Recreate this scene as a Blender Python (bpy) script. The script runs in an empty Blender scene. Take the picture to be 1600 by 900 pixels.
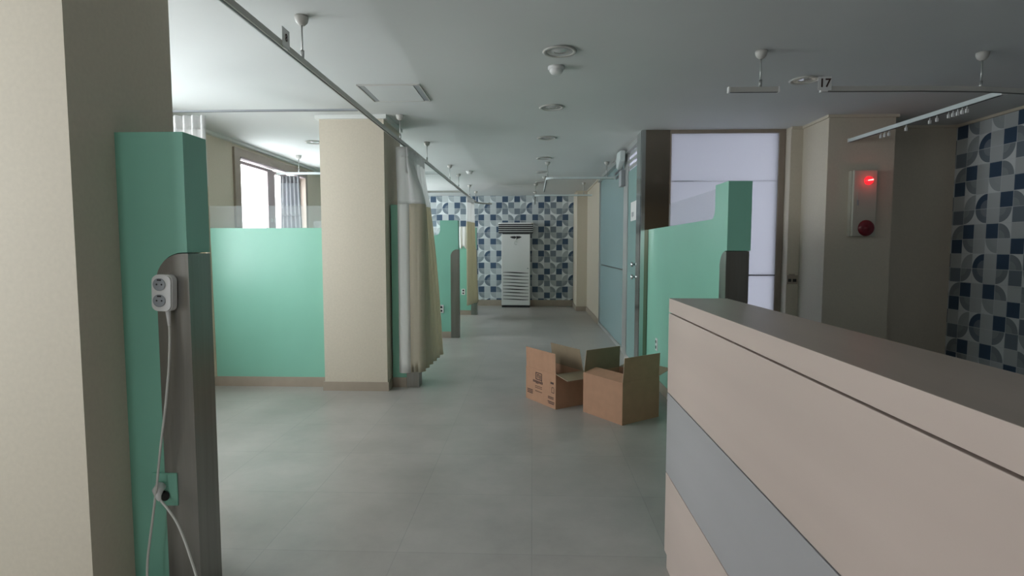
import bpy, bmesh, math, random
from mathutils import Vector, Matrix
random.seed(7)
C = bpy.context.scene.collection
SC = bpy.context.scene
PI = math.pi

# ------------------------------------------------------------------ camera, sky, exposure
cam_d = bpy.data.cameras.new('camera'); cam = bpy.data.objects.new('camera', cam_d); C.objects.link(cam)
cam_d.sensor_width = 36; cam_d.lens = 880/1600*36; cam_d.clip_start = 0.05
cam.location = (0, 0, 1.35)
cam.rotation_euler = (PI/2 - math.radians(4.030), 0, math.radians(2.077))
SC.camera = cam
w = bpy.data.worlds.new('sky'); SC.world = w; w.use_nodes = True
bg = w.node_tree.nodes['Background']
bg.inputs['Color'].default_value = (0.93, 0.97, 1.0, 1); bg.inputs['Strength'].default_value = 5.0
SC.view_settings.view_transform = 'Standard'; SC.view_settings.look = 'None'
SC.view_settings.exposure = 1.25; SC.view_settings.gamma = 1; SC.view_settings.use_curve_mapping = False

CZ = 2.57        # ceiling height
LX = -3.4        # left wall face
ZS, ZH = .88, 2.50
WINS = [(-.3, 1.74), (2.4, 4.75), (6.35, 8.42), (9.6, 12.6)]  # first opening is unseen, added and sized to light the near column
for (a, b) in WINS:
    ld = bpy.data.lights.new('window_portal', 'AREA'); ld.shape = 'RECTANGLE'; ld.size = 1.55; ld.size_y = b-a-.1
    ld.cycles.is_portal = True
    lo = bpy.data.objects.new('window_portal', ld); C.objects.link(lo)
    lo.location = (LX-.13, (a+b)/2, 1.68); lo.rotation_euler = (0, -PI/2, 0)

ld = bpy.data.lights.new('window_portal', 'AREA'); ld.shape = 'RECTANGLE'; ld.size = .95; ld.size_y = 1.15; ld.cycles.is_portal = True  # portal for the unseen rear window added as fill
lo = bpy.data.objects.new('window_portal', ld); C.objects.link(lo); lo.location = (-2.0, -4.13, 1.9)
lo.rotation_euler = (PI/2, 0, 0)

# ------------------------------------------------------------------ materials
def mat(name, col, rough=.6, metal=0, noise=0, nscale=8, bump=0, spec=None, stretch=None, trans=0, **kw):
    m = bpy.data.materials.new(name); m.use_nodes = True; nt = m.node_tree; N = nt.nodes; L = nt.links
    b = N['Principled BSDF']; b.inputs['Base Color'].default_value = (*col, 1)
    b.inputs['Roughness'].default_value = rough; b.inputs['Metallic'].default_value = metal
    if spec is not None: b.inputs['Specular IOR Level'].default_value = spec
    if noise or bump:
        tc = N.new('ShaderNodeTexCoord'); mp = N.new('ShaderNodeMapping'); nz = N.new('ShaderNodeTexNoise')
        L.new(tc.outputs['Object'], mp.inputs[0]); L.new(mp.outputs[0], nz.inputs['Vector'])
        if stretch: mp.inputs['Scale'].default_value = stretch
        nz.inputs['Scale'].default_value = nscale; nz.inputs['Detail'].default_value = 5
        cr = N.new('ShaderNodeValToRGB')
        cr.color_ramp.elements[0].position = .3; cr.color_ramp.elements[1].position = .7
        cr.color_ramp.elements[0].color = (*[max(0, c*(1-noise)) for c in col], 1)
        cr.color_ramp.elements[1].color = (*[min(1, c*(1+noise)) for c in col], 1)
        L.new(nz.outputs['Fac'], cr.inputs[0]); L.new(cr.outputs[0], b.inputs['Base Color'])
        if bump:
            bp = N.new('ShaderNodeBump'); bp.inputs['Strength'].default_value = bump; bp.inputs['Distance'].default_value = .002
            L.new(nz.outputs['Fac'], bp.inputs['Height']); L.new(bp.outputs[0], b.inputs['Normal'])
    if trans:
        t = N.new('ShaderNodeBsdfTranslucent'); t.inputs[0].default_value = (*kw.get('tcol', col), 1)
        mx = N.new('ShaderNodeMixShader'); mx.inputs[0].default_value = trans
        L.new(b.outputs[0], mx.inputs[1]); L.new(t.outputs[0], mx.inputs[2])
        out = mx
        if kw.get('see'):
            tp = N.new('ShaderNodeBsdfTransparent'); m2 = N.new('ShaderNodeMixShader'); m2.inputs[0].default_value = kw['see']
            L.new(mx.outputs[0], m2.inputs[1]); L.new(tp.outputs[0], m2.inputs[2]); out = m2
        L.new(out.outputs[0], N['Material Output'].inputs[0])
    return m

M = {}
M['beige'] = mat('beige_wallpaper', (.60, .54, .44), .75, noise=.03, nscale=60, bump=.15)
M['ceil'] = mat('ceiling_paint', (.64, .655, .65), .8, noise=.015, nscale=2)
M['white_trim'] = mat('white_trim', (.72, .74, .72), .5)
M['base'] = mat('taupe_skirting', (.36, .30, .24), .45, noise=.05, nscale=10)
M['green'] = mat('green_laminate', (.235, .53, .41), .34, noise=.02, nscale=3)
M['green_edge'] = mat('green_edge_laminate', (.12, .38, .25), .4, noise=.02, nscale=3)
M['steel'] = mat('brushed_steel', (.27, .262, .245), .33, metal=.9, noise=.10, nscale=40, stretch=(1, 1, .03))
M['brown'] = mat('brown_window_frame', (.29, .235, .19), .45, noise=.05, nscale=12)
M['sash'] = mat('mauve_brown_sash', (.36, .29, .30), .4)
M['bronze'] = mat('dark_bronze_mirror', (.30, .25, .20), .12, metal=1)
M['alu'] = mat('aluminium', (.50, .51, .50), .35, metal=.7)
M['rail'] = mat('white_painted_rail', (.50, .49, .46), .45)
M['rail_pale'] = mat('pale_rail', (.62, .68, .68), .3)
M['white'] = mat('white_plastic', (.72, .72, .71), .4)
M['ivory'] = mat('aged_ivory_steel', (.46, .44, .37), .5)
M['grey_plastic'] = mat('grey_plastic', (.30, .32, .34), .5)
M['dark'] = mat('dark_plastic', (.02, .02, .022), .5)
M['red'] = mat('red_plastic', (.16, .012, .02), .35)
M['ink'] = mat('brown_print_ink', (.055, .03, .028), .7)
M['card'] = mat('brown_cardboard', (.40, .225, .14), .8, noise=.06, nscale=14)
M['card_in'] = mat('cardboard_inside', (.26, .20, .13), .85, noise=.05, nscale=14)
M['crease'] = mat('cardboard_edge', (.46, .34, .25), .85)
M['wood'] = mat('pale_wood_laminate', (.47, .38, .335), .42, noise=.05, nscale=4, stretch=(1, .12, 1.6))
M['wood_top_shaded'] = mat('wood_laminate_top_shaded', (.35, .29, .245), .38, noise=.06, nscale=5, stretch=(2, .12, 1))  # pale wood with the shade of grazing light mixed into its colour
M['grey_lam'] = mat('grey_laminate', (.32, .31, .315), .42, noise=.05, nscale=4, stretch=(1, .15, 1.6))
M['cord'] = mat('white_cord', (.60, .60, .56), .5)
M['fabric'] = mat('beige_curtain_fabric', (.64, .585, .47), .85, noise=.04, nscale=50, trans=.35, tcol=(.85, .80, .62))
M['white_cloth'] = mat('white_cloth_lit_edge', (.92, .92, .9), .8, trans=.15, tcol=(.95, .95, .92))  # towel white; on the curtain it paints light on the leading fold
M['mesh'] = mat('white_curtain_mesh', (.86, .86, .85), .85, trans=.35, tcol=(.95, .95, .95), see=.15)
M['sheer'] = mat('sheer_white_curtain', (.72, .74, .78), .8, trans=.6, tcol=(.26, .27, .30), see=.06)
M['hem'] = mat('grey_gathered_header', (.38, .37, .40), .8, trans=.3, tcol=(.06, .06, .07))
M['frost'] = mat('frosted_white_glass', (.5, .5, .55), .4, trans=.8, tcol=(.42, .42, .46))
M['teal_glass'] = mat('frosted_teal_glass', (.30, .40, .40), .25, trans=.3, tcol=(.22, .30, .31))
M['teal_door'] = mat('pale_teal_glass', (.31, .46, .44), .25, trans=.3, tcol=(.24, .34, .33))
M['pale_glass'] = mat('pale_strip_glass', (.6, .62, .65), .2, trans=.7, tcol=(.5, .5, .55))  # paler translucent glass for the strips and transom
M['infill'] = mat('frosted_infill_glass', (.62, .68, .70), .3, trans=.6, tcol=(.8, .84, .86), see=.84)
M['chrome'] = mat('chrome', (.6, .62, .62), .15, metal=1)
M['lens'] = mat('lamp_lens', (.75, .76, .76), .15, metal=.6)

def mat_pane():
    m = bpy.data.materials.new('window_glass'); m.use_nodes = True; N = m.node_tree.nodes; L = m.node_tree.links
    N.remove(N['Principled BSDF'])
    t = N.new('ShaderNodeBsdfTransparent'); t.inputs[0].default_value = (.97, .98, .98, 1)
    g = N.new('ShaderNodeBsdfGlossy'); g.inputs['Roughness'].default_value = .05
    x = N.new('ShaderNodeMixShader'); x.inputs[0].default_value = .04
    L.new(t.outputs[0], x.inputs[1]); L.new(g.outputs[0], x.inputs[2]); L.new(x.outputs[0], N['Material Output'].inputs[0])
    return m
M['pane'] = mat_pane()

def mat_emit(name, col, s):
    m = bpy.data.materials.new(name); m.use_nodes = True; b = m.node_tree.nodes['Principled BSDF']
    b.inputs['Base Color'].default_value = (*col, 1); b.inputs['Emission Color'].default_value = (*col, 1)
    b.inputs['Emission Strength'].default_value = s; b.inputs['Roughness'].default_value = .2
    return m
M['red_glow'] = mat_emit('lit_red_lamp', (1, .02, .03), .55)
M['red_hot'] = mat_emit('lit_red_filament', (1, .45, .42), .8)

def math_node(N, L, op, a, b=None, c=None):
    n = N.new('ShaderNodeMath'); n.operation = op
    for i, v in enumerate((a, b, c)):
        if v is None: continue
        if isinstance(v, (int, float)): n.inputs[i].default_value = v
        else: L.new(v, n.inputs[i])
    return n.outputs[0]

def mat_floor():
    m = bpy.data.materials.new('grey_vinyl_tile_floor'); m.use_nodes = True; N = m.node_tree.nodes; L = m.node_tree.links
    b = N['Principled BSDF']
    tc = N.new('ShaderNodeTexCoord')
    br = N.new('ShaderNodeTexBrick'); L.new(tc.outputs['Object'], br.inputs['Vector'])
    br.offset = 0; br.inputs['Scale'].default_value = 1; br.inputs['Brick Width'].default_value = .6
    br.inputs['Row Height'].default_value = .6; br.inputs['Mortar Size'].default_value = .0022; br.inputs['Bias'].default_value = 0
    br.inputs['Color1'].default_value = (.36, .34, .315, 1); br.inputs['Color2'].default_value = (.385, .365, .34, 1)
    br.inputs['Mortar'].default_value = (.31, .30, .28, 1)
    nz = N.new('ShaderNodeTexNoise'); nz.inputs['Scale'].default_value = 2.2; nz.inputs['Detail'].default_value = 8; nz.inputs['Roughness'].default_value = .65
    L.new(tc.outputs['Object'], nz.inputs['Vector'])
    cr = N.new('ShaderNodeValToRGB'); cr.color_ramp.elements[0].position = .3; cr.color_ramp.elements[1].position = .72
    cr.color_ramp.elements[0].color = (.80, .81, .80, 1); cr.color_ramp.elements[1].color = (1.1, 1.1, 1.1, 1)
    L.new(nz.outputs['Fac'], cr.inputs[0])
    mx = N.new('ShaderNodeMix'); mx.data_type = 'RGBA'; mx.blend_type = 'MULTIPLY'; mx.inputs[0].default_value = 1
    L.new(br.outputs['Color'], mx.inputs[6]); L.new(cr.outputs[0], mx.inputs[7]); L.new(mx.outputs[2], b.inputs['Base Color'])
    r = math_node(N, L, 'MULTIPLY_ADD', nz.outputs['Fac'], .22, .24); L.new(r, b.inputs['Roughness'])
    return m
M['floor'] = mat_floor()

def mat_wallpaper(name, axis, origin, sgn, tile=.14):
    """retro tile print: cells 7 wide, 4 high; squares and quarter discs in navy / slate / grey"""
    W = [(.70, .74, .75), (.40, .44, .47)]
    navy = (.045, .085, .145); navq = (.05, .09, .15); gsq = (.17, .21, .25); q = (.235, .275, .30); ql = (.38, .42, .44); lt = (.50, .54, .55)
    # (colour, centre x, centre y, full?) ; row 0 is the top one
    P = [[(navy, 0, 0, 1), (q, 1, 1, 0), (lt, 0, 0, 1), (ql, 1, 1, 0), (lt, 0, 0, 1), (navy, 0, 0, 1), (ql, 0, 1, 0)],
         [(lt, 0, 0, 1), (ql, 1, 0, 0), (navq, 1, 0, 0), (lt, 0, 0, 1), (navy, 0, 0, 1), (q, 0, 0, 0), (gsq, 0, 0, 1)],
         [(gsq, 0, 0, 1), (q, 0, 1, 0), (gsq, 1, 1, 0), (lt, 0, 0, 1), (q, 0, 1, 0), (gsq, 0, 0, 1), (ql, 1, 1, 0)],
         [(q, 1, 0, 0), (navy, 0, 0, 1), (lt, 0, 0, 1), (navy, 0, 0, 1), (q, 0, 0, 0), (lt, 0, 0, 1), (q, 0, 0, 0)]]
    m = bpy.data.materials.new(name); m.use_nodes = True; N = m.node_tree.nodes; L = m.node_tree.links
    b = N['Principled BSDF']; b.inputs['Roughness'].default_value = .6
    tc = N.new('ShaderNodeTexCoord'); sp = N.new('ShaderNodeSeparateXYZ'); L.new(tc.outputs['Object'], sp.inputs[0])
    u = math_node(N, L, 'MULTIPLY', math_node(N, L, 'SUBTRACT', sp.outputs[axis], origin), sgn/tile)
    u = math_node(N, L, 'ADD', u, 700.0)
    v = math_node(N, L, 'MULTIPLY', math_node(N, L, 'SUBTRACT', CZ - .01, sp.outputs[2]), 1/tile)   # downwards from the ceiling
    v = math_node(N, L, 'ADD', v, 400.0)
    fu, fv = math_node(N, L, 'FRACT', u), math_node(N, L, 'FRACT', v)
    iu = math_node(N, L, 'MODULO', math_node(N, L, 'FLOOR', u), 7.0)
    iv = math_node(N, L, 'MODULO', math_node(N, L, 'FLOOR', v), 4.0)
    idx = math_node(N, L, 'MULTIPLY_ADD', iv, 7.0, iu)
    fac = math_node(N, L, 'MULTIPLY', math_node(N, L, 'ADD', idx, .5), 1/28)
    def ramp(vals):
        cr = N.new('ShaderNodeValToRGB'); e = cr.color_ramp; e.interpolation = 'CONSTANT'
        while len(e.elements) < 28: e.elements.new(.5)
        for i in range(28):
            e.elements[i].position = i/28
        for i in range(28): e.elements[i].color = (*vals[i], 1)
        L.new(fac, cr.inputs[0]); return cr.outputs[0]
    flat = [c for row in P for c in row]
    colr = ramp([c[0] for c in flat]); code = ramp([(c[1], c[2], c[3]) for c in flat])
    # centre y: 0 = bottom of the cell, 1 = top ; fv runs downwards
    sc = N.new('ShaderNodeSeparateColor'); L.new(code, sc.inputs[0])
    dx = math_node(N, L, 'SUBTRACT', fu, sc.outputs[0])
    dy = math_node(N, L, 'SUBTRACT', math_node(N, L, 'SUBTRACT', 1.0, fv), sc.outputs[1])
    d = math_node(N, L, 'SQRT', math_node(N, L, 'ADD', math_node(N, L, 'MULTIPLY', dx, dx), math_node(N, L, 'MULTIPLY', dy, dy)))
    ins = math_node(N, L, 'MAXIMUM', math_node(N, L, 'LESS_THAN', d, .97), sc.outputs[2])
    inner = math_node(N, L, 'MULTIPLY', math_node(N, L, 'LESS_THAN', d, .55), math_node(N, L, 'SUBTRACT', 1.0, sc.outputs[2]))
    bgc = N.new('ShaderNodeRGB'); bgc.outputs[0].default_value = (*W[0], 1)
    mx = N.new('ShaderNodeMix'); mx.data_type = 'RGBA'; L.new(ins, mx.inputs[0]); L.new(bgc.outputs[0], mx.inputs[6]); L.new(colr, mx.inputs[7])
    m2 = N.new('ShaderNodeMix'); m2.data_type = 'RGBA'; L.new(math_node(N, L, 'MULTIPLY', inner, .3), m2.inputs[0])
    L.new(mx.outputs[2], m2.inputs[6]); m2.inputs[7].default_value = (.45, .48, .5, 1)
    # fine pale grid
    e1 = math_node(N, L, 'LESS_THAN', fu, .04); e2 = math_node(N, L, 'LESS_THAN', fv, .04)
    m3 = N.new('ShaderNodeMix'); m3.data_type = 'RGBA'; L.new(math_node(N, L, 'MULTIPLY', math_node(N, L, 'MAXIMUM', e1, e2), .7), m3.inputs[0])
    L.new(m2.outputs[2], m3.inputs[6]); m3.inputs[7].default_value = (.62, .66, .68, 1)
    L.new(m3.outputs[2], b.inputs['Base Color'])
    return m
M['paper_back'] = mat_wallpaper('blue_grey_tile_wallpaper', 0, -2.39, 1)
M['paper_right'] = mat_wallpaper('blue_grey_tile_wallpaper_side', 1, 5.85, -1)

# ------------------------------------------------------------------ mesh helpers
def box(bm, x0, x1, y0, y1, z0, z1, bev=0, mi=0):
    t = bmesh.new(); bmesh.ops.create_cube(t, size=1)
    for v in t.verts:
        v.co = Vector(((x0+x1)/2+v.co.x*(x1-x0), (y0+y1)/2+v.co.y*(y1-y0), (z0+z1)/2+v.co.z*(z1-z0)))
    if bev: bmesh.ops.bevel(t, geom=t.edges[:], offset=bev, segments=2, affect='EDGES', profile=.5)
    for f in t.faces: f.material_index = mi
    join(bm, t)
def join(bm, t, mx=None):
    if mx is not None: bmesh.ops.transform(t, matrix=mx, verts=t.verts)
    me = bpy.data.meshes.new('tmp'); t.to_mesh(me); t.free(); bm.from_mesh(me); bpy.data.meshes.remove(me)
def prism(bm, pts, axis, a, b, bev=0):
    """extrude a 2D outline along axis ('x','y','z') from a to b"""
    def P(p, k):
        return {'x': (k, p[0], p[1]), 'y': (p[0], k, p[1]), 'z': (p[0], p[1], k)}[axis]
    t = bmesh.new()
    v0 = [t.verts.new(P(p, a)) for p in pts]; v1 = [t.verts.new(P(p, b)) for p in pts]
    t.faces.new(v0); t.faces.new(v1[::-1])
    n = len(pts)
    for i in range(n): t.faces.new((v0[i], v1[i], v1[(i+1) % n], v0[(i+1) % n]))
    bmesh.ops.recalc_face_normals(t, faces=t.faces)
    if bev: bmesh.ops.bevel(t, geom=t.edges[:], offset=bev, segments=2, affect='EDGES')
    join(bm, t)
def tube(bm, pts, r, seg=10, caps=True):
    pts = [Vector(p) for p in pts]; rings = []
    t = bmesh.new(); up = None
    for i, p in enumerate(pts):
        d = (pts[min(i+1, len(pts)-1)]-pts[max(i-1, 0)]).normalized()
        if up is None: up = Vector((0, 0, 1)) if abs(d.z) < .9 else Vector((1, 0, 0))
        s = d.cross(up).normalized(); up = s.cross(d).normalized()
        rr = r[i] if isinstance(r, (list, tuple)) else r
        rings.append([t.verts.new(p+s*math.cos(2*PI*k/seg)*rr+up*math.sin(2*PI*k/seg)*rr) for k in range(seg)])
    for a, b in zip(rings, rings[1:]):
        for k in range(seg): t.faces.new((a[k], a[(k+1) % seg], b[(k+1) % seg], b[k]))
    if caps: t.faces.new(rings[0][::-1]); t.faces.new(rings[-1])
    bmesh.ops.recalc_face_normals(t, faces=t.faces)
    for f in t.faces: f.smooth = True
    join(bm, t)
def lathe(bm, prof, c=(0, 0, 0), seg=32, mx=None):
    """profile [(r,z)...] revolved about z"""
    t = bmesh.new(); rings = []
    for r, z in prof:
        if r < 1e-6: rings.append([t.verts.new((0, 0, z))])
        else: rings.append([t.verts.new((r*math.cos(2*PI*k/seg), r*math.sin(2*PI*k/seg), z)) for k in range(seg)])
    for a, b in zip(rings, rings[1:]):
        for k in range(seg):
            k2 = (k+1) % seg
            if len(a) == 1 and len(b) == 1: continue
            if len(a) == 1: t.faces.new((a[0], b[k], b[k2]))
            elif len(b) == 1: t.faces.new((a[k], a[k2], b[0]))
            else: t.faces.new((a[k], a[k2], b[k2], b[k]))
    bmesh.ops.recalc_face_normals(t, faces=t.faces)
    for f in t.faces: f.smooth = True
    join(bm, t, (Matrix.Translation(c) @ mx) if mx is not None else Matrix.Translation(c))
def sweep_rect(bm, pts, w, h):
    """rectangular bar w wide, h high swept along a horizontal path"""
    t = bmesh.new(); rings = []
    P = [Vector(p) for p in pts]
    for i, p in enumerate(P):
        d = (P[min(i+1, len(P)-1)]-P[max(i-1, 0)]); d.z = 0; d.normalize(); s = Vector((d.y, -d.x, 0))
        rings.append([t.verts.new(p+s*a*w/2+Vector((0, 0, b*h/2))) for a, b in ((-1, -1), (1, -1), (1, 1), (-1, 1))])
    for a, b in zip(rings, rings[1:]):
        for k in range(4): t.faces.new((a[k], a[(k+1) % 4], b[(k+1) % 4], b[k]))
    t.faces.new(rings[0]); t.faces.new(rings[-1][::-1]); bmesh.ops.recalc_face_normals(t, faces=t.faces)
    join(bm, t)
def obj(name, bm, m, parent=None, smooth_angle=None):
    me = bpy.data.meshes.new(name); bm.to_mesh(me); bm.free()
    for mm in (m if isinstance(m, (list, tuple)) else [m]): me.materials.append(M[mm] if isinstance(mm, str) else mm)
    o = bpy.data.objects.new(name, me); C.objects.link(o)
    if parent is not None: o.parent = parent
    return o
def tag(o, label, cat, group=None):
    o['label'] = label; o['category'] = cat
    if group: o['group'] = group
    return o
def thing(name, label, cat, loc=(0, 0, 0), rz=0, group=None):
    o = bpy.data.objects.new(name, None); C.objects.link(o); o.location = loc; o.rotation_euler = (0, 0, rz); o.empty_display_size = .1
    return tag(o, label, cat, group)
def struct(name, bm, m, parent=None):
    o = obj(name, bm, m, parent)
    if parent is None: o['kind'] = 'structure'
    return o
def dup(root, loc, rz, label, group=None):
    r = root.copy(); C.objects.link(r); r.location = loc; r.rotation_euler = (0, 0, rz); r['label'] = label
    if group: r['group'] = group
    for ch in list(root.children):
        c = ch.copy(); C.objects.link(c); c.parent = r
        for g in ch.children:
            d = g.copy(); C.objects.link(d); d.parent = c
    return r
B = bmesh.new
def simple(name, boxes, m, parent=None, bev=0, st=False):
    bm = B()
    for b in boxes: box(bm, *b, bev=bev)
    return (struct if st else obj)(name, bm, m, parent)
def text_mesh(name, s, size, m, parent, loc, rot, depth=.0006):
    cu = bpy.data.curves.new('t', 'FONT'); cu.body = s; cu.size = size; cu.extrude = depth; cu.align_x = 'CENTER'; cu.align_y = 'CENTER'; cu.offset = size*.02
    to = bpy.data.objects.new('t', cu); C.objects.link(to); dg = bpy.context.evaluated_depsgraph_get(); dg.update()
    me = bpy.data.meshes.new_from_object(to.evaluated_get(dg)); bpy.data.objects.remove(to)
    me.materials.clear(); me.materials.append(M[m])
    o = bpy.data.objects.new(name, me); C.objects.link(o); o.parent = parent; o.location = loc; o.rotation_euler = rot
    return o

# ------------------------------------------------------------------ room shell
simple('floor', [(-3.6, 4.5, -4.2, 13.5, -.1, 0)], 'floor', st=True)
simple('ceiling', [(-3.6, 4.5, -4.2, 13.5, CZ, CZ+.12)], 'ceil', st=True)
wb = [(LX-.2, LX, -4.2, 13.4, 0, ZS), (LX-.2, LX, -4.2, 13.4, ZH, CZ)]
ys = [-4.2] + [v for ab in WINS for v in ab] + [13.4]
for i in range(0, len(ys), 2): wb.append((LX-.2, LX, ys[i], ys[i+1], ZS, ZH))
simple('wall_left', wb, 'beige', st=True)
simple('wall_back', [(-3.4, .95, 13.2, 13.4, 0, CZ)], 'paper_back', st=True)
simple('wall_rear', [(-3.4, -2.5, -4.2, -4.0, 0, CZ), (-1.5, 4.42, -4.2, -4.0, 0, CZ), (-2.5, -1.5, -4.2, -4.0, 0, 1.3), (-2.5, -1.5, -4.2, -4.0, ZH, CZ)], 'beige', st=True)
simple('window_5', [(-2.5, -2.44, -4.12, -4.0, 1.3, ZH), (-1.56, -1.5, -4.12, -4.0, 1.3, ZH), (-2.44, -1.56, -4.12, -4.0, 1.3, 1.36), (-2.44, -1.56, -4.12, -4.0, ZH-.06, ZH)], 'brown', st=True)  # unseen window frame, added to brighten the near column and partition
simple('wall_right', [(4.22, 4.42, -4.0, 6.05, 0, CZ)], 'paper_right', st=True)
# far right wall with its jog, beyond the glass partition
simple('wall_right_far', [(.95, 1.4, 12.15, 13.4, 0, CZ), (1.17, 1.4, 10.02, 12.15, 0, CZ)], 'beige', st=True)
simple('wall_right_recess', [(2.60, 4.22, 5.86, 6.05, 0, CZ)], 'beige', st=True)
simple('wall_left_column_near', [(-2.1, -1.5, 1.80, 2.34, 0, CZ)], 'beige', st=True)
simple('wall_left_column_far', [(-1.97, -1.37, 5.22, 5.86, 0, CZ)], 'beige', st=True)
simple('wall_right_column', [(2.72, 3.32, 5.37, 5.86, 0, CZ)], 'beige', st=True)
# skirting
BH = .10
simple('baseboard_left', [(LX, LX+.015, -4.0, 1.95, 0, BH), (LX, LX+.015, 2.2, 5.3, 0, BH), (LX, LX+.015, 5.6, 8.4, 0, BH), (LX, LX+.015, 8.7, 11.3, 0, BH), (LX, LX+.015, 11.6, 13.2, 0, BH)], 'base', st=True)
simple('baseboard_back', [(LX+.015, .95, 13.185, 13.2, 0, .14)], 'base', st=True)
simple('baseboard_right', [(1.155, 1.17, 10.05, 12.135, 0, .10), (.935, .95, 12.15, 13.185, 0, .10), (.935, 1.17, 12.135, 12.15, 0, .10)], 'base', st=True)
def skirt_col(name, x0, x1, y0, y1):
    t = .013; h = .09
    simple(name, [(x0-t, x1+t, y0-t, y0, 0, h), (x0-t, x0, y0, y1, 0, h), (x1, x1+t, y0, y1, 0, h)], 'base', st=True)
simple('baseboard_near_column', [(-1.5, -1.487, 1.8, 1.98, 0, BH), (-2.1, -1.487, 1.787, 1.8, 0, BH)], 'base', st=True)
simple('baseboard_far_column', [(-1.985, -1.357, 5.207, 5.22, 0, .085), (-1.37, -1.357, 5.22, 5.36, 0, .085), (-1.985, -1.97, 5.22, 5.345, 0, .085)], 'base', st=True)
# white ceiling mouldings
t = .035
simple('trim_1', [(LX, LX+.05, -4.0, 13.2, CZ-.03, CZ)], 'white_trim', st=True)
simple('trim_2', [(-2.0, -1.34, 5.19, 5.22, CZ-.035, CZ), (-1.37, -1.34, 5.22, 5.86, CZ-.035, CZ), (-2.0, -1.97, 5.22, 5.86, CZ-.035, CZ)], 'white_trim', st=True)
simple('trim_3', [(2.70, 3.34, 5.345, 5.37, CZ-.025, CZ), (2.70, 2.72, 5.37, 5.86, CZ-.025, CZ), (3.32, 3.34, 5.37, 5.86, CZ-.025, CZ), (3.34, 4.2, 5.84, 5.86, CZ-.025, CZ), (4.20, 4.22, -4.0, 5.86, CZ-.025, CZ), (2.60, 2.70, 5.84, 5.86, CZ-.025, CZ)], 'beige', st=True)
simple('trim_4', [(1.15, 1.17, 10.02, 12.13, CZ-.02, CZ), (.93, .95, 12.13, 13.2, CZ-.02, CZ), (.95, 1.17, 12.13, 12.15, CZ-.02, CZ)], 'beige', st=True)

# windows of the left wall; the first, out of view, is added for light
for i, (a, b) in enumerate(WINS):
    n = 2 if b-a < 2.6 else 3
    bm = B(); X0, X1 = LX-.12, LX+.025
    box(bm, X0, X1, a, a+.13, ZS, ZH); box(bm, X0, X1, b-.07, b, ZS, ZH)
    box(bm, X0, X1, a+.13, b-.07, ZH-.09, ZH); box(bm, X0, X1, a+.13, b-.07, ZS, ZS+.07)
    fr = obj('window_%d' % (i+1), bm, 'brown'); fr['kind'] = 'structure'
    # upper track cover with a lighter lip
    simple('track', [(LX-.03, LX+.03, a+.13, b-.07, ZH-.115, ZH-.095)], 'sash', fr)
    ya, yb = a+.13, b-.07; wdt = (yb-ya)/n
    for k in range(n):
        s0, s1 = ya+k*wdt, ya+(k+1)*wdt; x = LX-.05 if k % 2 == 0 else LX-.085
        bm = B()
        wl = .035; wr = .16 if k < n-1 else .05
        if k: wl = .12
        box(bm, x-.02, x+.02, s0, s0+wl, ZS+.07, ZH-.12); box(bm, x-.02, x+.02, s1-wr, s1, ZS+.07, ZH-.12)
        box(bm, x-.02, x+.02, s0+wl, s1-wr, ZH-.16, ZH-.12); box(bm, x-.02, x+.02, s0+wl, s1-wr, ZS+.07, ZS+.13)
        sa = obj('sash', bm, 'sash', fr)
        simple('pane', [(x-.003, x+.003, s0+wl, s1-wr, ZS+.13, ZH-.16)], 'pane', sa)
        bm = B(); lathe(bm, [(0, .01), (.02, .012), (.028, .006), (.028, 0)], (x+.02, s1-wr/2 if k < n-1 else s0+wl/2, 1.72), 20, Matrix.Rotation(PI/2, 4, 'Y'))
        obj('finger_pull', bm, 'alu', sa)

# ------------------------------------------------------------------ frosted glass room on the right
GX = 1.17
fr = thing('glass_partition_wall', 'long frosted teal glass wall panel with grey metal frame beyond the glass door', 'partition', (GX, 8.6, 0))
def R(x0, x1, y0, y1, z0, z1): return (x0-GX, x1-GX, y0-8.6, y1-8.6, z0, z1)
simple('frame', [R(GX, GX+.06, 7.30, 7.36, 0, CZ-.07), R(GX, GX+.06, 9.95, 10.02, 0, CZ-.07), R(GX, GX+.06, 7.36, 9.95, 0, .05)], 'alu', fr)
simple('glass_panel', [R(GX+.02, GX+.035, 7.36, 9.95, .05, CZ-.07)], 'teal_glass', fr)
simple('seam', [R(GX+.016, GX+.02, 7.40, 9.75, 1.06, 1.075)], 'dark', fr)
simple('pale_strips', [R(GX+.014, GX+.02, 7.55, 8.25, 2.39, 2.43), R(GX+.014, GX+.02, 7.5, 8.15, 2.32, 2.36)], 'pale_glass', fr)  # strips of paler glass near the top of the panel
tr = thing('door_track', 'grey metal head channel along the ceiling above the glass wall and door', 'rail', (GX, 8, CZ-.07))
simple('channel', [(-.02, .07, -1.85, 2.02, 0, .07)], 'alu', tr)
simple('lip', [(-.035, -.02, -1.85, 2.02, 0, .012)], 'alu', tr)
dc = thing('door_closer', 'pale grey door closer box with bracket hanging from the head channel of the glass door', 'door closer', (GX-.035, 7.3, 2.44))
bm = B(); prism(bm, [(-.30, .10), (.0, .12), (.06, .06), (.06, -.06), (-.02, -.10), (-.26, -.02)], 'x', -.065, -.005, .008)
obj('housing', bm, 'rail_pale', dc)
simple('bracket', [(-.03, .03, -.12, .05, -.31, -.11)], 'grey_plastic', dc, bev=.01)
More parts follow.
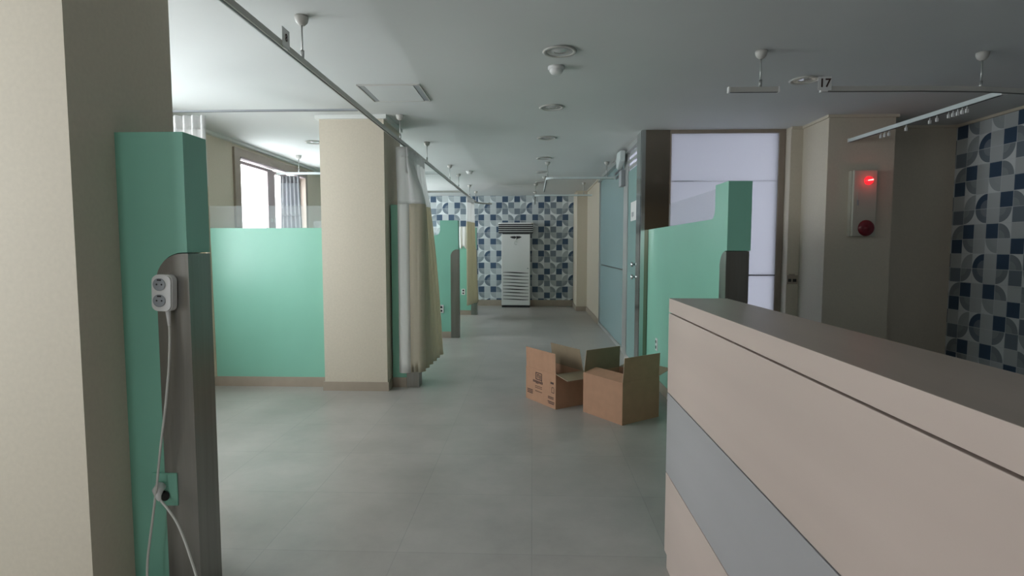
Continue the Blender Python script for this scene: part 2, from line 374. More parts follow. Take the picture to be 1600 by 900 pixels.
# glass door
dr = bpy.data.objects.new('door_1', None); C.objects.link(dr); dr.location = (GX, 6.27, 0); dr['kind'] = 'structure'
simple('door_panel', [(.0, .035, .0, .72, .03, 2.28)], 'teal_door', dr)
simple('door_edge_seal', [(-.004, .035, -.035, .0, .03, 2.28)], 'dark', dr)
simple('post', [(-.01, .06, .73, 1.02, 0, CZ-.07)], 'alu', dr)
simple('transom_glass', [(.01, .03, .0, .73, 2.28, CZ-.07)], 'pale_glass', dr)
simple('transom_slat', [(-.0, .012, .0, .73, 2.30+.075*k, 2.335+.075*k) for k in range(3)], 'alu', dr)
for z in (1.17, 1.03):
    bm = B(); lathe(bm, [(0, .07), (.022, .068), (.03, .055), (.028, .04), (.014, .03), (.012, .006), (.034, .004), (.034, 0)], (0, .09, z), 24, Matrix.Rotation(-PI/2, 4, 'Y'))
    obj('door_knob', bm, 'chrome', dr)
sg = thing('door_notice', 'small white paper notice stuck high on the teal glass door', 'notice', (GX, 6.60, 1.78))
simple('sheet', [(-.006, 0, -.20, .18, -.11, .11)], 'white', sg, bev=.0015)
simple('printed_mark', [(-.0075, -.006, -.02+.05*k, .01+.05*k, -.06-.01*(k % 2), -.01) for k in range(3)], 'grey_plastic', sg)
# end wall of the glass room, facing the camera
EY = 5.97
simple('trim_5', [(1.13, 1.17, EY+.02, 6.235, 0, CZ)], 'chrome', st=True)
bp = thing('bronze_panel', 'tall dark bronze mirror-finish panel at the corner of the glass room', 'panel', (1.30, EY, 0))
simple('mirror_sheet', [(-.13, .12, .0, .04, 0, CZ)], 'bronze', bp)
simple('edge_strip', [(-.17, -.13, -.006, .04, 0, CZ)], 'chrome', bp)
wf = thing('frosted_window_wall', 'bright white frosted glass window wall in a dark brown frame behind the green partition', 'window', (1.97, EY, 0))
simple('frame', [(-.55, -.535, 0, .06, 0, CZ), (.565, .625, 0, .06, 0, CZ), (-.535, .565, 0, .06, CZ-.035, CZ), (-.535, .565, 0, .06, 0, .08)], 'brown', wf)
for z0, z1 in ((.08, 1.064), (1.074, 2.046), (2.047, CZ-.035)):
    simple('glass_panel', [(-.535, .565, .02, .03, z0, z1)], 'frost', wf)
simple('seam', [(-.535, .565, .012, .032, 1.064, 1.074)], 'dark', wf)
simple('seam_slot', [(-.50, -.30, .010, .014, 2.043, 2.051)], 'grey_plastic', wf)

# ------------------------------------------------------------------ green partitions
TH = .145; ZL = 1.545; ZR = 1.765; GZ = 1.335
def partition(name, label, L, Lr=.27, low=True, socket=None):
    """runs from -L to 0 along local x, free end at x=0, front face at y=0 (towards -y), thickness TH."""
    t = thing(name, label, 'partition')
    bm = B()
    # lower panel keeps a recess for the end guard
    top = []
    if low and L > Lr+.05:
        r = .07
        top = [(-Lr, ZR)] + [(-Lr-r+r*math.cos(a), ZL+r+r*math.sin(a)) for a in [-(PI/2)*k/8 for k in range(0, 9)]] + [(-L, ZL)]
    else: top = [(-L, ZR)]
    gw = .115
    pts = [(0, ZR)] + top + [(-L, .095), (-gw, .095), (-gw, GZ-.10)]
    pts += [(-gw+.10-.10*math.cos(a), GZ-.10+.10*math.sin(a)) for a in [(PI/2)*k/8 for k in range(1, 9)]] + [(0, GZ)]
    prism(bm, [(p[0], p[1]) for p in pts], 'y', 0, TH)
    obj('panel', bm, 'green', t)
    bm = B()
    g = [(.006, 0), (.006, GZ-.004), (-gw+.10, GZ-.004)] + [(-gw+.10-.10*math.sin(a), GZ-.004-.10+.10*math.cos(a)) for a in [(PI/2)*k/8 for k in range(1, 9)]] + [(-gw, 0)]
    prism(bm, g, 'y', -.006, TH-.010)
    gd = obj('corner_guard', bm, 'steel', t)
    if L > gw+.05: simple('skirting', [(-L, -gw-.001, -.008, TH+.006, 0, .095)], 'base', t)
    if low and L > Lr+.3:
        bm = B(); r = .07
        gp = [(-Lr, ZR-.003)] + [(-Lr-r+r*math.cos(a), ZL+r+r*math.sin(a)) for a in [-(PI/2)*k/8 for k in range(0, 9)]] + [(-L+low, ZL), (-L+low, ZR-.003)]
        prism(bm, gp, 'y', TH/2-.005, TH/2+.005)
        obj('frosted_glass_infill', bm, 'infill', t)
    return t
def socket_plate(loc, rz, label, group=None, holes=2):
    s = thing('wall_socket', label, 'socket', loc, rz, group)
    simple('plate', [(-.036, .036, -.010, 0, -.06, .06)], 'white', s, bev=.003)
    bm = B()
    for z in (.027, -.027): lathe(bm, [(0, .0), (.016, .0), (.017, .0015), (0, .0015)], (0, -.0115, z), 20, Matrix.Rotation(PI/2, 4, 'X'))
    obj('socket_hole', bm, 'dark', s)
    return s
p = partition('partition_end', 'nearest green partition end with tall steel guard, beside the near left column', .25, low=False); p.location = (-1.25, 2.0, 0)
def low_run(label, x0, x1, y):
    t = thing('partition', label, 'partition', ((x0+x1)/2, y, 0)); h = (x1-x0)/2
    simple('panel', [(-h, h, 0, TH, .095, ZL)], 'green', t)
    simple('skirting', [(-h, h, -.008, TH+.006, 0, .095)], 'base', t)
    simple('frosted_glass_infill', [(-h, h, TH/2-.005, TH/2+.005, ZL, ZR-.003)], 'infill', t)
    return t
low_run('green half-height partition between the window wall and the left side of the far column', LX+.016, -1.987, 5.36)
p = partition('partition_end', 'green partition end behind the bunched beige curtain, beside the far left column', .25, low=False); p.location = (-1.105, 5.375, 0)
p = partition('partition', 'green partition in the middle distance with a white socket and arched steel guard', 2.26, low=.05); p.location = (-1.11, 8.4, 0)
p = partition('partition', 'farthest green partition on the left, partly behind the second curtain', 2.26, low=.05); p.location = (-1.13, 11.35, 0)
socket_plate((-1.37, 8.4, .44), 0, 'white double socket low on the middle-distance green partition')
socket_plate((-1.40, 11.35, .47), 0, 'white double socket low on the farthest green partition, above its skirting')
# right partition: runs along Y, front face towards the corridor (-X), free end towards the camera
p = partition('partition', 'tall stepped green partition on the right, behind the reception counter', 2.40, Lr=.25, low=.60)
p.location = (1.21, 3.56, 0); p.rotation_euler = (0, 0, -PI/2)
socket_plate((1.21, 5.46, .42), -PI/2, 'white wall socket on the right green partition behind the boxes')

# ------------------------------------------------------------------ reception counter
ct = thing('reception_counter', 'pale wood reception counter with shade-darkened top and grey band, right foreground', 'counter', (.68, .2, 0))
y0, y1 = -2.0, 2.12
simple('core', [(-.105, .105, y0+.01, y1-.005, .0, 1.08)], 'dark', ct)
simple('plinth', [(-.11, .112, y0, y1-.002, 0, .070)], 'wood', ct, bev=.001)
simple('upper_panel', [(-.12, .115, y0, y1, .758, 1.085)], 'wood', ct, bev=.0015)
simple('grey_panel', [(-.12, .115, y0, y1, .420, .753)], 'grey_lam', ct, bev=.0015)
simple('lower_panel', [(-.12, .115, y0, y1, .078, .416)], 'wood', ct, bev=.0015)
bm = B(); box(bm, -.12, .115, y0, y1, 1.090, 1.146, bev=.0012)
for f in bm.faces:
    if f.normal.z > .9: f.material_index = 1
o = obj('counter_top', bm, ['wood', 'wood_top_shaded'], ct)
for f in o.data.polygons:
    if f.normal.z > .9: f.material_index = 1

# ------------------------------------------------------------------ ceiling fittings
def make_rod(label, z_rail=2.35):
    t = thing('curtain_rail_hanger', label, 'hanger', (0, 0, CZ))
    bm = B(); lathe(bm, [(0, 0), (.036, 0), (.036, -.012), (.030, -.032), (.014, -.048), (0, -.048)], seg=24); obj('ceiling_cup', bm, 'rail', t)
    bm = B(); tube(bm, [(0, 0, -.045), (0, 0, z_rail-CZ+.03)], .0048, 8); obj('rod', bm, 'alu', t)
    bm = B(); tube(bm, [(0, 0, z_rail-CZ+.045), (0, 0, z_rail-CZ+.0)], .0095, 10); obj('rail_clip', bm, 'alu', t)
    return t
G1 = 'hangers of the long left curtain rail'
RX = -1.22; RZ = 2.335
rod0 = make_rod('large conical ceiling hanger nearest the camera, holding the left curtain rail')
rod0.location = (RX, 3.02, CZ); rod0['group'] = G1
labs = ['second white rail hanger, in front of the far column', 'third rail hanger from the front, above the big curtain', 'fourth rail hanger along the left curtain rail', 'fifth rail hanger along the left curtain rail', 'sixth rail hanger, just in front of the second curtain', 'last tiny rail hanger before the wallpapered back wall']
for y, l in zip((5.23, 6.55, 8.35, 9.35, 10.95, 12.18), labs): dup(rod0, (RX, y, CZ), 0, l, G1)
dup(rod0, (-3.08, 7.41, CZ), 0, 'rail hanger near the window, above the sheer white curtain')
dup(rod0, (1.415, 3.64, CZ), 0, 'white hanger holding the short loose rail piece, right of centre')
dup(rod0, (2.81, 3.72, CZ), 0, 'white rail hanger at upper right above the pale branch rail')
G2 = 'small hangers of the far right curtain rails'
for x, y, l in ((.21, 8.1, 'dark little hanger above the bright corner of the far right rail'), (.20, 9.7, 'tiny hanger at the back end of the far right rail'), (.06, 10.75, 'tiny hanger at the corner of the farthest rail'), (.05, 12.3, 'tiny hanger nearest the back wall, right of the air conditioner'), (.95, 10.62, 'tiny hanger in front of the beige wall, beside the glass wall end'), (1.05, 8.12, 'small hanger against the ceiling beside the glass wall')):
    dup(rod0, (x, y, CZ), 0, l, G2)

def rail(label, pts, mname='rail', w_=.026, h=.030, ends=True, name='curtain_rail'):
    t = thing(name, label, 'curtain rail', pts[0])
    o = Vector(pts[0]); P = [Vector(p)-o for p in pts]
    bm = B(); sweep_rect(bm, P, w_, h); obj('track', bm, mname, t)
    bm = B(); sweep_rect(bm, [q-Vector((0, 0, h/2)) for q in P], w_*.35, .004); obj('slot', bm, 'dark', t)
    if ends:
        for a, b in ((P[0], P[1]), (P[-1], P[-2])):
            bm = B(); d = (a-b).normalized(); sweep_rect(bm, [a-d*.004, a+d*.006], w_+.006, h+.006)
            obj('end_cap', bm, 'white', t)
    return t
def arc(cx, cy, r, a0, a1, z, n=10): return [(cx+r*math.cos(a0+(a1-a0)*k/n), cy+r*math.sin(a0+(a1-a0)*k/n), z) for k in range(n+1)]
rail('long grey-brown curtain rail running down the left of the corridor', [(RX, .2, RZ), (RX, 6, RZ), (RX, 12.1, RZ)] + arc(RX+.5, 12.1, .5, PI, PI*.62, RZ))
rail('thin cross rail joining the long left rail in front of the far column', [(RX-.014, 4.05, RZ), (-3.34, 4.05, RZ)], 'grey_plastic', w_=.012, h=.013, ends=False)
rail('pale cross rail meeting the window wall, carrying the sheer curtain', [(RX-.014, 7.41, RZ), (-3.38, 7.41, RZ)], 'rail_pale', ends=False)
rail('grey cross rail in front of the back wallpaper, left of the long rail', [(RX-.014, 9.85, RZ), (-3.34, 9.85, RZ)], ends=False)
rail('short loose white curtain rail piece hanging from a single rod', [(1.222, 3.64, RZ), (1.525, 3.64, RZ)])
rail('long right curtain rail starting at the number 17 plate', [(1.79, 3.64, RZ), (2.4, 3.65, RZ), (2.8, 3.68, RZ), (3.1, 3.74, RZ), (3.4, 3.84, RZ), (3.7, 4.0, RZ), (4.2, 4.35, RZ)])
br = rail('bright pale branch rail sloping from the right rail to the alarm column', [(2.97, 3.74, RZ-.002), (2.90, 5.34, RZ-.002)], 'rail_pale', w_=.034)
for k, (yy) in enumerate((4.03, 4.07, 4.11, 4.15, 4.19, 4.30, 4.37, 4.62, 4.82, 4.87, 4.92)):
    x = 2.975-(yy-3.7)*.042
    bm = B(); tube(bm, [(0, 0, .0), (0, 0, -.022)], .003, 6); box(bm, -.009, .009, -.006, .006, -.045, -.018, bev=.002)
    o = obj('curtain_glider', bm, 'white'); o.location = (x, yy, RZ-.018)
    tag(o, 'white curtain glider under the pale branch rail, %s' % ('in the front cluster' if yy < 4.4 else 'in the rear cluster'), 'curtain glider', 'white gliders under the branch rail, ' + ('front cluster' if yy < 4.4 else 'rear cluster'))
rail('bright-cornered curtain rail bay in front of the glass wall', [(1.14, 8.02, RZ), (.32, 8.02, RZ)] + arc(.32, 8.14, .12, -PI/2, -PI, RZ, 6) + [(.2, 9.85, RZ)], 'rail_pale')
rail('farthest curtain rail bay, close to the back wall on the right', [(1.10, 10.6, RZ), (.17, 10.6, RZ)] + arc(.17, 10.72, .12, -PI/2, -PI, RZ, 6) + [(.05, 12.6, RZ)], 'rail_pale')

def plate(txt, label, loc, rz, w_, h, size):
    t = thing('number_plate', label, 'number plate', loc, rz)
    simple('plate', [(-w_/2, w_/2, -.003, .0, 0, h)], 'white', t, bev=.001)
    text_mesh('numeral', txt, size, 'ink', t, (0, -.0042, h*.5), (PI/2, 0, 0))
    simple('clip', [(-w_/4, w_/4, -.001, .004, -.008, .004)], 'white', t)
plate('17', 'small white number 17 plate at the start of the right curtain rail', (1.797, 3.618, 2.322), 0, .083, .083, .072)
plate('8', 'small white number 8 plate clipped on the left curtain rail', (RX+.018, 2.775, 2.325), PI/2, .082, .088, .05)

def downlight(loc, label, r=.095):
    t = thing('downlight', label, 'ceiling light', loc, 0, 'recessed ceiling downlights')
    bm = B(); lathe(bm, [(r, 0), (r+.012, -.006), (r+.002, -.012), (r-.012, -.008), (r-.016, 0)], seg=36); obj('rim', bm, 'rail', t)
    bm = B(); lathe(bm, [(r-.014, -.006), (r-.03, -.0035), (.035, -.002), (.03, -.006), (0, -.008)], seg=36); obj('reflector', bm, 'lens', t)
    return t
d0 = downlight((.165, 3.59, CZ), 'largest, nearest round downlight in the middle of the ceiling')
for (x, y), l in zip(((.162, 4.98), (.155, 6.34), (.155, 7.75), (.15, 9.15), (1.97, 4.25), (-2.51, 6.5), (3.75, 4.22), (.15, 10.5)), ('second round downlight along the corridor ceiling, behind the smoke detector', 'third round downlight along the corridor ceiling', 'fourth round downlight, small and bright, above the far rail hanger', 'fifth tiny downlight far along the corridor ceiling', 'round downlight at the right, beside the number 17 plate', 'small downlight at the left above the window bay', 'dim downlight cut by the right edge of the picture', 'last tiny downlight before the back wall')):
    dup(d0, (x, y, CZ), 0, l)
def detector(loc, label, s=1):
    t = thing('smoke_detector', label, 'smoke detector', loc)
    bm = B(); lathe(bm, [(0, 0), (.056*s, 0), (.056*s, -.014*s), (.048*s, -.020*s)], seg=32); obj('mount', bm, 'white', t)
    bm = B(); lathe(bm, [(.046*s, -.014*s), (.046*s, -.030*s), (.036*s, -.044*s), (.018*s, -.050*s), (0, -.050*s)], seg=32); obj('dome', bm, 'white', t)
detector((.157, 3.90, CZ), 'round white smoke detector just behind the nearest downlight')
detector((-1.0, 9.0, CZ), 'small white ceiling detector beside the far end of the left rail')
ht = thing('ceiling_hatch', 'square white ceiling panel with grey side slots, left of the downlights', 'ceiling hatch', (-1.08, 4.49, CZ))
simple('panel', [(-.185, .185, -.225, .225, -.008, 0)], 'ceil', ht, bev=.002)
simple('side_slot', [(-.228, -.19, -.225, .225, -.006, 0)], 'grey_plastic', ht)
simple('side_slot', [(.19, .228, -.225, .225, -.006, 0)], 'grey_plastic', ht)
simple('frame', [(-.234, .234, -.236, -.226, -.010, 0), (-.234, .234, .226, .236, -.010, 0), (-.238, -.229, -.236, .236, -.010, 0), (.229, .238, -.236, .236, -.010, 0)], 'rail', ht)

# ------------------------------------------------------------------ curtains
def curtain(name, label, path_top, path_bot, zt, zm, zb, mats=('mesh', 'fabric'), loc=(0, 0, 0), white_cloth=None, header=True, hem_drop=None, quick=False):
    """pleated sheet following path_top at the rail and path_bot at the hem (same point count), mesh above zm and cloth below"""
    t = thing(name, label, 'curtain', loc)
    n = len(path_top)
    def sheet(nm, z0, z1, k0, k1, m, off=0, rows=14):
        bm = B(); grid = []
        for j in range(rows+1):
            z = z0+(z1-z0)*j/rows; f = max(0, (zt-z)/(zt-zb)); f2 = f**1.2
            row = []
            fx = min(1, f/.26); fx = fx*fx*(3-2*fx) if quick else f2
            for k in range(k0, k1+1):
                a = path_top[k]; b = path_bot[k]
                dz = hem_drop[k]*f if hem_drop else 0
                yy = a[1]+(b[1]-a[1])*f2; xx = a[0]+(b[0]-a[0])*fx
                if quick and yy > 5.5:      # behind the partition end the cloth hangs back in line, flaring only towards the hem
                    wgt = min(1, (yy-5.5)/.15)*(1-f)**.8; xx = xx*(1-wgt)+(a[0]+(b[0]-a[0])*f*.6)*wgt
                row.append(bm.verts.new((xx+off-loc[0], yy-loc[1], z+dz-loc[2])))
            grid.append(row)
        for r0, r1 in zip(grid, grid[1:]):
            for k in range(len(r0)-1): bm.faces.new((r0[k], r0[k+1], r1[k+1], r1[k]))
        for f in bm.faces: f.smooth = True
        o = obj(nm, bm, m, t)
        so = o.modifiers.new('s', 'SOLIDIFY'); so.thickness = .0025; so.offset = 0
        return o
    if white_cloth: 
        sheet('mesh_top', zt, zm, 0, n-1, mats[0])
        sheet('lit_cloth_edge', zm, zb, 0, white_cloth, 'white_cloth'); sheet('cloth', zm, zb, white_cloth, n-1, mats[1])  # leading fold coloured white in place of light falling on it
    else:
        sheet('mesh_top', zt, zm, 0, n-1, mats[0]); sheet('cloth', zm, zb, 0, n-1, mats[1])
    if header: sheet('header_band', zt+.004, zt-.09, 0, n-1, 'hem' if mats[0] == 'sheer' else 'mesh', off=.004, rows=2)
    return t
def pleats(x, y0, y1, n, amp, sub=6, lead=None, seed=1, jit=.35):
    rnd = random.Random(seed); pts = list(lead or [])
    tot = n*sub
    ph = [rnd.uniform(1-jit, 1+jit) for _ in range(n+1)]
    for i in range(tot+1):
        f = i/tot; k = int(f*n) if i < tot else n-1
        pts.append((x+amp*ph[k]*math.sin(2*PI*f*n), y0+(y1-y0)*f))
    return pts
NP = 6
leadT = [(-1.295, 5.36), (-1.27, 5.335), (-1.24, 5.33), (-1.21, 5.335), (-1.18, 5.35)]
leadB = [(-1.285, 5.345), (-1.26, 5.315), (-1.235, 5.31), (-1.205, 5.315), (-1.17, 5.33), (-1.15, 5.352), (-1.13, 5.30), (-1.108, 5.345), (-1.085, 5.29)]
pt = pleats(-1.205, 5.38, 6.30, NP, .030, lead=leadT+[(-1.20, 5.345), (-1.19, 5.34), (-1.18, 5.35), (-1.18, 5.365)], seed=3)
pb = [(x+.10*max(0, (y-5.36)/.6), y) if i >= 9 else (x, y) for i, (x, y) in enumerate(pleats(-1.055, 5.33, 5.95, NP, .024, lead=leadB, seed=5, jit=.25))]
# keep everything clear of the partition end behind
zt = 2.30
hd = [0]*len(pt)
for i in range(len(pt)): hd[i] = 0 if i < 5 else .01+.08*max(0, (i-9)/36)
curtain('curtain', 'large beige hospital curtain with white mesh top, bunched at the far left column', pt, pb, zt, 1.77, .15, white_cloth=4, hem_drop=hd, quick=True)
pt = [(x+.08*(y-10.5), y) for x, y in pleats(-1.225, 10.5, 11.26, 5, .035, seed=8)]; pb = [(x+.18*(y-10.5), y) for x, y in pleats(-1.215, 10.45, 11.25, 5, .035, seed=9)]
curtain('curtain', 'smaller beige curtain with mesh top in the distance, left of the air conditioner', pt, pb, 2.30, 1.85, .28)
def swapxy(P): return [(b, a) for a, b in P]
pt = swapxy(pleats(7.41, -3.33, -3.08, 5, .03, seed=4)); pb = swapxy(pleats(7.41, -3.36, -3.00, 5, .05, seed=6))
curtain('curtain', 'sheer white curtain gathered in front of the window behind the green partition', pt, pb, 2.30, 1.78, .4, mats=('sheer', 'sheer'))
pt = swapxy(pleats(4.05, -2.62, -2.36, 4, .03, seed=4)); pb = swapxy(pleats(4.05, -2.66, -2.34, 4, .04, seed=7))
curtain('curtain', 'white curtain top showing just above the nearest green partition', pt, pb, 2.30, 1.8, .4)
# cloth hung over the far partition
bm = B(); n = 14; rows = []
for j, z in enumerate((1.84, 1.845, 1.80, 1.7, 1.6, 1.5, 1.43)):
    row = []
    for k in range(n+1):
        f = k/n; wd = 1-.35*(j > 2)*(j-2)/4*.5
        x = (-.085+.17*f)*wd+.01; y = -.012-.012*math.sin(f*12)-.01*(j > 2)
        if j == 0: y = .06
        row.append(bm.verts.new((x, y, z-1.77-(.03*math.sin(f*9) if j == 6 else 0))))
    rows.append(row)
for a, b in zip(rows, rows[1:]):
    for k in range(n): bm.faces.new((a[k], a[k+1], b[k+1], b[k]))
for f in bm.faces: f.smooth = True
o = obj('hand_towel', bm, 'white_cloth'); o.location = (-1.40, 11.345, 1.707); so = o.modifiers.new('s', 'SOLIDIFY'); so.thickness = .004
tag(o, 'white cloth draped over the top of the farthest green partition', 'towel')

# ------------------------------------------------------------------ floor standing air conditioner
ac = thing('air_conditioner', 'tall white floor-standing air conditioner against the tile-print back wall', 'air conditioner', (-.378, 12.80, 0))
bm = B(); box(bm, -.325, .325, 0, .33, .05, 1.67, bev=.012); obj('cabinet', bm, 'white', ac)
simple('foot', [(-.32, .32, .01, .32, 0, .05)], 'dark', ac)
bm = B(); prism(bm, [(-.39, .0), (.39, .0), (.39, .25), (.325, .33), (-.325, .33), (-.39, .25)], 'z', 1.695, 1.90, .004); obj('louvre_head', bm, 'dark', ac)
bm = B(); prism(bm, [(-.34, -.01), (.34, -.01), (.40, .03), (.40, .26), (.33, .335), (-.33, .335), (-.40, .26), (-.40, .03)], 'z', 1.90, 1.93, .004); obj('cap', bm, 'white', ac)
simple('neck', [(-.30, .30, .02, .31, 1.665, 1.70)], 'dark', ac)
for k in range(4):
    simple('louvre_slat', [(-.395, .395, -.012, .012, 1.722+k*.046, 1.733+k*.046)], 'white', ac)
bm = B(); w2 = .135
prism(bm, [(-w2, .006), (-.09, .022), (-.02, .026), (0, .018), (.02, .026), (.09, .022), (w2, .006), (.09, -.022), (.03, -.034), (0, -.022), (-.03, -.034), (-.09, -.022)], 'y', -.006, .004)
o = obj('handle_recess', bm, 'dark', ac); o.location = (.0, 0, 1.60)
bm = B(); lathe(bm, [(0, .012), (.014, .012), (.018, 0)], (.01, -.001, 1.56), 20, Matrix.Rotation(PI/2, 4, 'X')); tube(bm, [(.01, -.012, 1.635), (.01, -.012, 1.57)], .006, 8); obj('lock', bm, 'chrome', ac)
bm = B(); tube(bm, [(0+.03*math.cos(a), -.012, 1.47+.04*math.sin(a)) for a in [2*PI*k/16 for k in range(17)]], .0035, 6, caps=False)
tube(bm, [(.0, -.012, 1.51), (.008, -.012, 1.55)], .0025, 6); o = obj('hang_ring', bm, 'chrome', ac)
simple('badge', [(.255, .29, -.003, .001, .885, .905)], 'grey_plastic', ac)
for k in range(9):
    z = .81-k*.076
    bm = B(); up = []; dn = []
    for i in range(25):
        f = i/24; x = -.29+.58*f
        s = math.sin(PI*f); 
        wv = -.014+.010*math.cos(2*PI*f*.5)
        th = .004+.007*s*(1+.3*math.sin(f*3+k*1.3))
        up.append((x, z+wv+th)); dn.append((x, z+wv-th))
    prism(bm, up+dn[::-1], 'y', -.003, .003); obj('grille_slot', bm, 'dark', ac)

# ------------------------------------------------------------------ cardboard boxes
def carton(name, label, A, Bc, wlen, h, flaps):
    """A, Bc: near-left and near-right floor corners; wlen: depth; flaps: angles from horizontal-outwards (deg) for faces AB, BC, CD, DA and lengths"""
    A = Vector((*A, 0)); Bv = Vector((*Bc, 0)); u = (Bv-A).normalized(); L = (Bv-A).length; v = Vector((-u.y, u.x, 0))
    t = thing(name, label, 'box', A, math.atan2(u.y, u.x))
    th = .005
    bm = B()
    box(bm, 0, L, 0, th, .0, h); box(bm, 0, L, wlen-th, wlen, 0, h); box(bm, 0, th, th, wlen-th, 0, h); box(bm, L-th, L, th, wlen-th, 0, h)
    box(bm, th, L-th, th, wlen-th, 0, th)
    obj('body', bm, 'card', t)
    specs = [((0, 0), (L, 0), (0, -1)), ((L, 0), (L, wlen), (1, 0)), ((L, wlen), (0, wlen), (0, 1)), ((0, wlen), (0, 0), (-1, 0))]
    for (p0, p1, out), (ang, ln, sk) in zip(specs, flaps):
        a = math.radians(ang); bm = B()
        o_ = Vector((out[0], out[1], 0)); d = (o_*math.cos(a)+Vector((0, 0, math.sin(a))))
        nrm = (o_*math.sin(a)-Vector((0, 0, math.cos(a))))*-1
        P0 = Vector((*p0, h)); P1 = Vector((*p1, h)); e = (P1-P0).normalized()
        P0 += e*.004; P1 -= e*.004
        c = [P0, P1, P1-e*sk+d*ln, P0+e*sk+d*ln]
        t2 = bmesh.new(); vs = [t2.verts.new(q-o_*th*.5+nrm*s) for s in (0, th*.8) for q in c]
        for idx in ((0, 1, 2, 3), (7, 6, 5, 4), (0, 4, 5, 1), (1, 5, 6, 2), (2, 6, 7, 3), (3, 7, 4, 0)): t2.faces.new([vs[i] for i in idx])
        bmesh.ops.recalc_face_normals(t2, faces=t2.faces); join(bm, t2)
        o = obj('flap', bm, ['card', 'card_in', 'crease'], t)
        for f in o.data.polygons:
            if f.normal.dot(nrm) > .9: f.material_index = 1
            elif abs(f.normal.dot(nrm)) < .3: f.material_index = 2
    return t, L
b1, L1 = carton('cardboard_box', 'left open cardboard box with dark printing on its side and one flap standing', (-.055, 5.03), (.197, 4.653), .30, .295,
                [(88, .175, .0), (-12, .15, .01), (100, .19, .012), (-82, .15, .01)])
b2, L2 = carton('cardboard_box', 'right open cardboard box, plain brown, with tall dark flap beside the counter', (.422, 4.605), (.687, 4.243), .41, .33,
                [(163, .12, .02), (86, .19, .004), (14, .16, .01), (95, .185, .01)])
# printing on the left box
def marks(parent, name, rects):
    bm = B()
    for (x0, x1, z0, z1) in rects: box(bm, x0, x1, -.0012, .0, z0, z1)
    o = obj(name, bm, 'ink', parent); return o
marks(b1, 'printed_logo', [(.155, .165, .20, .265), (.165, .245, .258, .265), (.245, .253, .19, .262), (.165, .245, .20, .208), (.178, .187, .215, .25), (.200, .208, .215, .25), (.187, .200, .243, .25), (.218, .226, .212, .248), (.232, .238, .212, .248)])
rr = random.Random(2); R_ = []
for i in range(7): x = .115+i*.022; R_.append((x, x+.014, .168+rr.uniform(-.004, .004), .192))
for z in (.140, .125, .095): 
    for i in range(6): x = .15+i*.018; R_.append((x, x+.012, z, z+.006))
marks(b1, 'printed_text', R_)
marks(b1, 'printed_label', [(.025+.0125*i, .034+.0125*i, .060+.014*j, .069+.014*j) for i in range(7) for j in range(3)])
marks(b1, 'printed_code', [(.345+.0115*i, .353+.0115*i, .075+.012*j, .083+.012*j) for i in range(7) for j in range(2)] + [(.34, .435, .046, .054), (.35, .43, .032, .040)])
marks(b1, 'recycling_mark', [(.395, .40, .13, .175), (.40, .43, .13, .135), (.427, .432, .13, .170), (.40, .430, .175, .18), (.38, .425, .205, .222)])

# ------------------------------------------------------------------ socket block, cord and outlet on the near partition
ps = thing('power_strip', 'white two-socket extension block stuck on the steel guard of the nearest partition', 'power strip', (-1.325, 1.992, 1.19))
ps.rotation_euler = (0, math.radians(2), 0)
bm = B()
for sc, ya_, yb_ in ((1, -.026, 0), (.93, -.034, -.026)):
    ol = []
    for cx, cz, a0 in ((.015, .044, 0), (-.015, .044, PI/2), (-.015, -.044, PI), (.015, -.044, 1.5*PI)):
        ol += [((cx+.022*math.cos(a0+PI/2*k/6))*sc, (cz+.022*math.sin(a0+PI/2*k/6))*(sc if sc == 1 else .965)) for k in range(7)]
    prism(bm, ol, 'y', ya_, yb_)
obj('housing', bm, 'white', ps)
for z in (.031, -.027):
    bm = B(); lathe(bm, [(.0, .0008), (.0195, .0008), (.0225, .0025), (.0225, 0)], (-.006, -.0345, z), 28, Matrix.Rotation(PI/2, 4, 'X'))
    s = obj('socket', bm, 'grey_plastic', ps)
    bm = B()
    for dx in (-.009, .009): lathe(bm, [(0, .001), (.003, .001), (.003, 0)], (-.006+dx, -.0358, z), 12, Matrix.Rotation(PI/2, 4, 'X'))
    box(bm, -.013, .001, -.0370, -.0345, z+.013, z+.019)
    obj('socket_hole', bm, 'dark', s)
def bez(P, n=12):
    out = []
    P = [Vector(p) for p in P]; Q = [P[0]]+P+[P[-1]]
    for i in range(1, len(Q)-2):
        for k in range(n):
            t = k/n; a, b, c, d = Q[i-1], Q[i], Q[i+1], Q[i+2]
            out.append(.5*((2*b)+(-a+c)*t+(2*a-5*b+4*c-d)*t*t+(-a+3*b-3*c+d)*t**3))
    out.append(P[-1]); return out
cd = thing('extension_cable', 'white cord hanging from the extension block and looping back to the low socket', 'cord', (-1.32, 1.96, 1.11))
def W(x, y, z): return (x+1.32, y-1.96, z-1.11)
bm = B(); tube(bm, bez([W(-1.313, 1.974, 1.118), W(-1.309, 1.972, 1.05), W(-1.312, 1.965, .93), W(-1.325, 1.955, .78), W(-1.345, 1.945, .62), W(-1.362, 1.94, .48), W(-1.378, 1.93, .35), W(-1.395, 1.92, .20), W(-1.385, 1.91, .08), W(-1.33, 1.90, .02), W(-1.25, 1.90, .03), W(-1.205, 1.91, .12), W(-1.235, 1.92, .24), W(-1.29, 1.935, .36), W(-1.355, 1.94, .445)]), .0042, 8)
obj('cord', bm, 'cord', cd)
bm = B(); tube(bm, [W(-1.313, 1.974, 1.128), W(-1.310, 1.973, 1.07)], [.009, .005], 10); obj('strain_relief', bm, 'white', cd)
bm = B(); tube(bm, [W(-1.372, 1.978, .472), W(-1.368, 1.955, .466), W(-1.358, 1.942, .448), W(-1.350, 1.938, .436)], [.019, .018, .010, .005], 14); obj('plug', bm, 'white', cd)
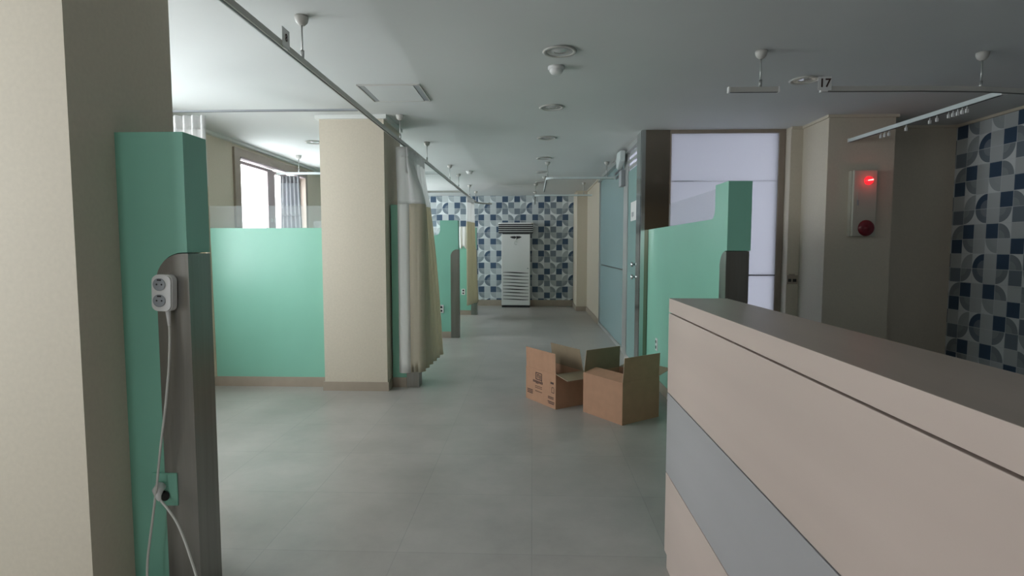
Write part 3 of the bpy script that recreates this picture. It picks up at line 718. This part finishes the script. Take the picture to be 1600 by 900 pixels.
st = thing('wall_socket', 'low green-tinted socket on the nearest partition with the white plug in it', 'socket', (-1.365, 2.0, .455))
simple('plate', [(-.048, .048, -.012, 0, -.062, .062)], 'green', st, bev=.003)
bm = B(); lathe(bm, [(0, .0), (.019, .0), (.020, .002), (0, .002)], (.0, -.0135, -.022), 24, Matrix.Rotation(PI/2, 4, 'X')); obj('socket_hole', bm, 'dark', st)

# ------------------------------------------------------------------ fire alarm unit and switch
fa = thing('fire_alarm_box', 'beige fire alarm box with lit red lamp and dark red bell', 'fire alarm', (3.03, 5.37, 1.76))
simple('case', [(-.105, .105, -.075, 0, -.30, .30)], 'ivory', fa, bev=.006)
simple('side_flange', [(-.112, -.105, -.05, 0, -.298, .298)], 'ivory', fa)
bm = B(); lathe(bm, [(0, .038), (.018, .036), (.033, .024), (.040, .004), (.040, 0)], (.025, -.075, .205), 28, Matrix.Rotation(PI/2, 4, 'X')); obj('indicator_lamp', bm, 'red_glow', fa)
lm = fa.children[-1]
bm = B(); tube(bm, [(0, -.112, .203), (.045, -.112, .210)], [.004, .007], 8); obj('filament', bm, 'red_hot', lm)
pl = bpy.data.lights.new('alarm_lamp_light', 'POINT'); pl.energy = .08; pl.color = (1, .05, .05); pl.shadow_soft_size = .02
po = bpy.data.objects.new('alarm_lamp_light', pl); C.objects.link(po); po.parent = fa; po.location = (.025, -.16, .205)
bm = B(); lathe(bm, [(0, .03), (.012, .03), (.014, .022), (.045, .026), (.066, .018), (.074, 0)], (.02, -.075, -.225), 36, Matrix.Rotation(PI/2, 4, 'X')); obj('bell', bm, 'red', fa)
simple('call_button', [(-.07, -.055, -.080, -.075, -.02, .03)], 'grey_plastic', fa)
simple('face_plate', [(-.07, .075, -.077, -.075, -.12, .10)], 'ivory', fa)
sw = thing('wall_controller', 'small brown two-button wall controller beside the frosted window wall', 'switch', (2.655, 5.86, 1.03))
simple('plate', [(-.055, .055, -.012, 0, -.045, .045)], 'base', sw, bev=.003)
simple('button', [(-.042, -.012, -.016, -.012, -.022, .008)], 'dark', sw)
simple('button', [(.004, .040, -.016, -.012, -.022, .008)], 'dark', sw)
simple('hood', [(-.03, .02, -.018, 0, .045, .058)], 'base', sw)
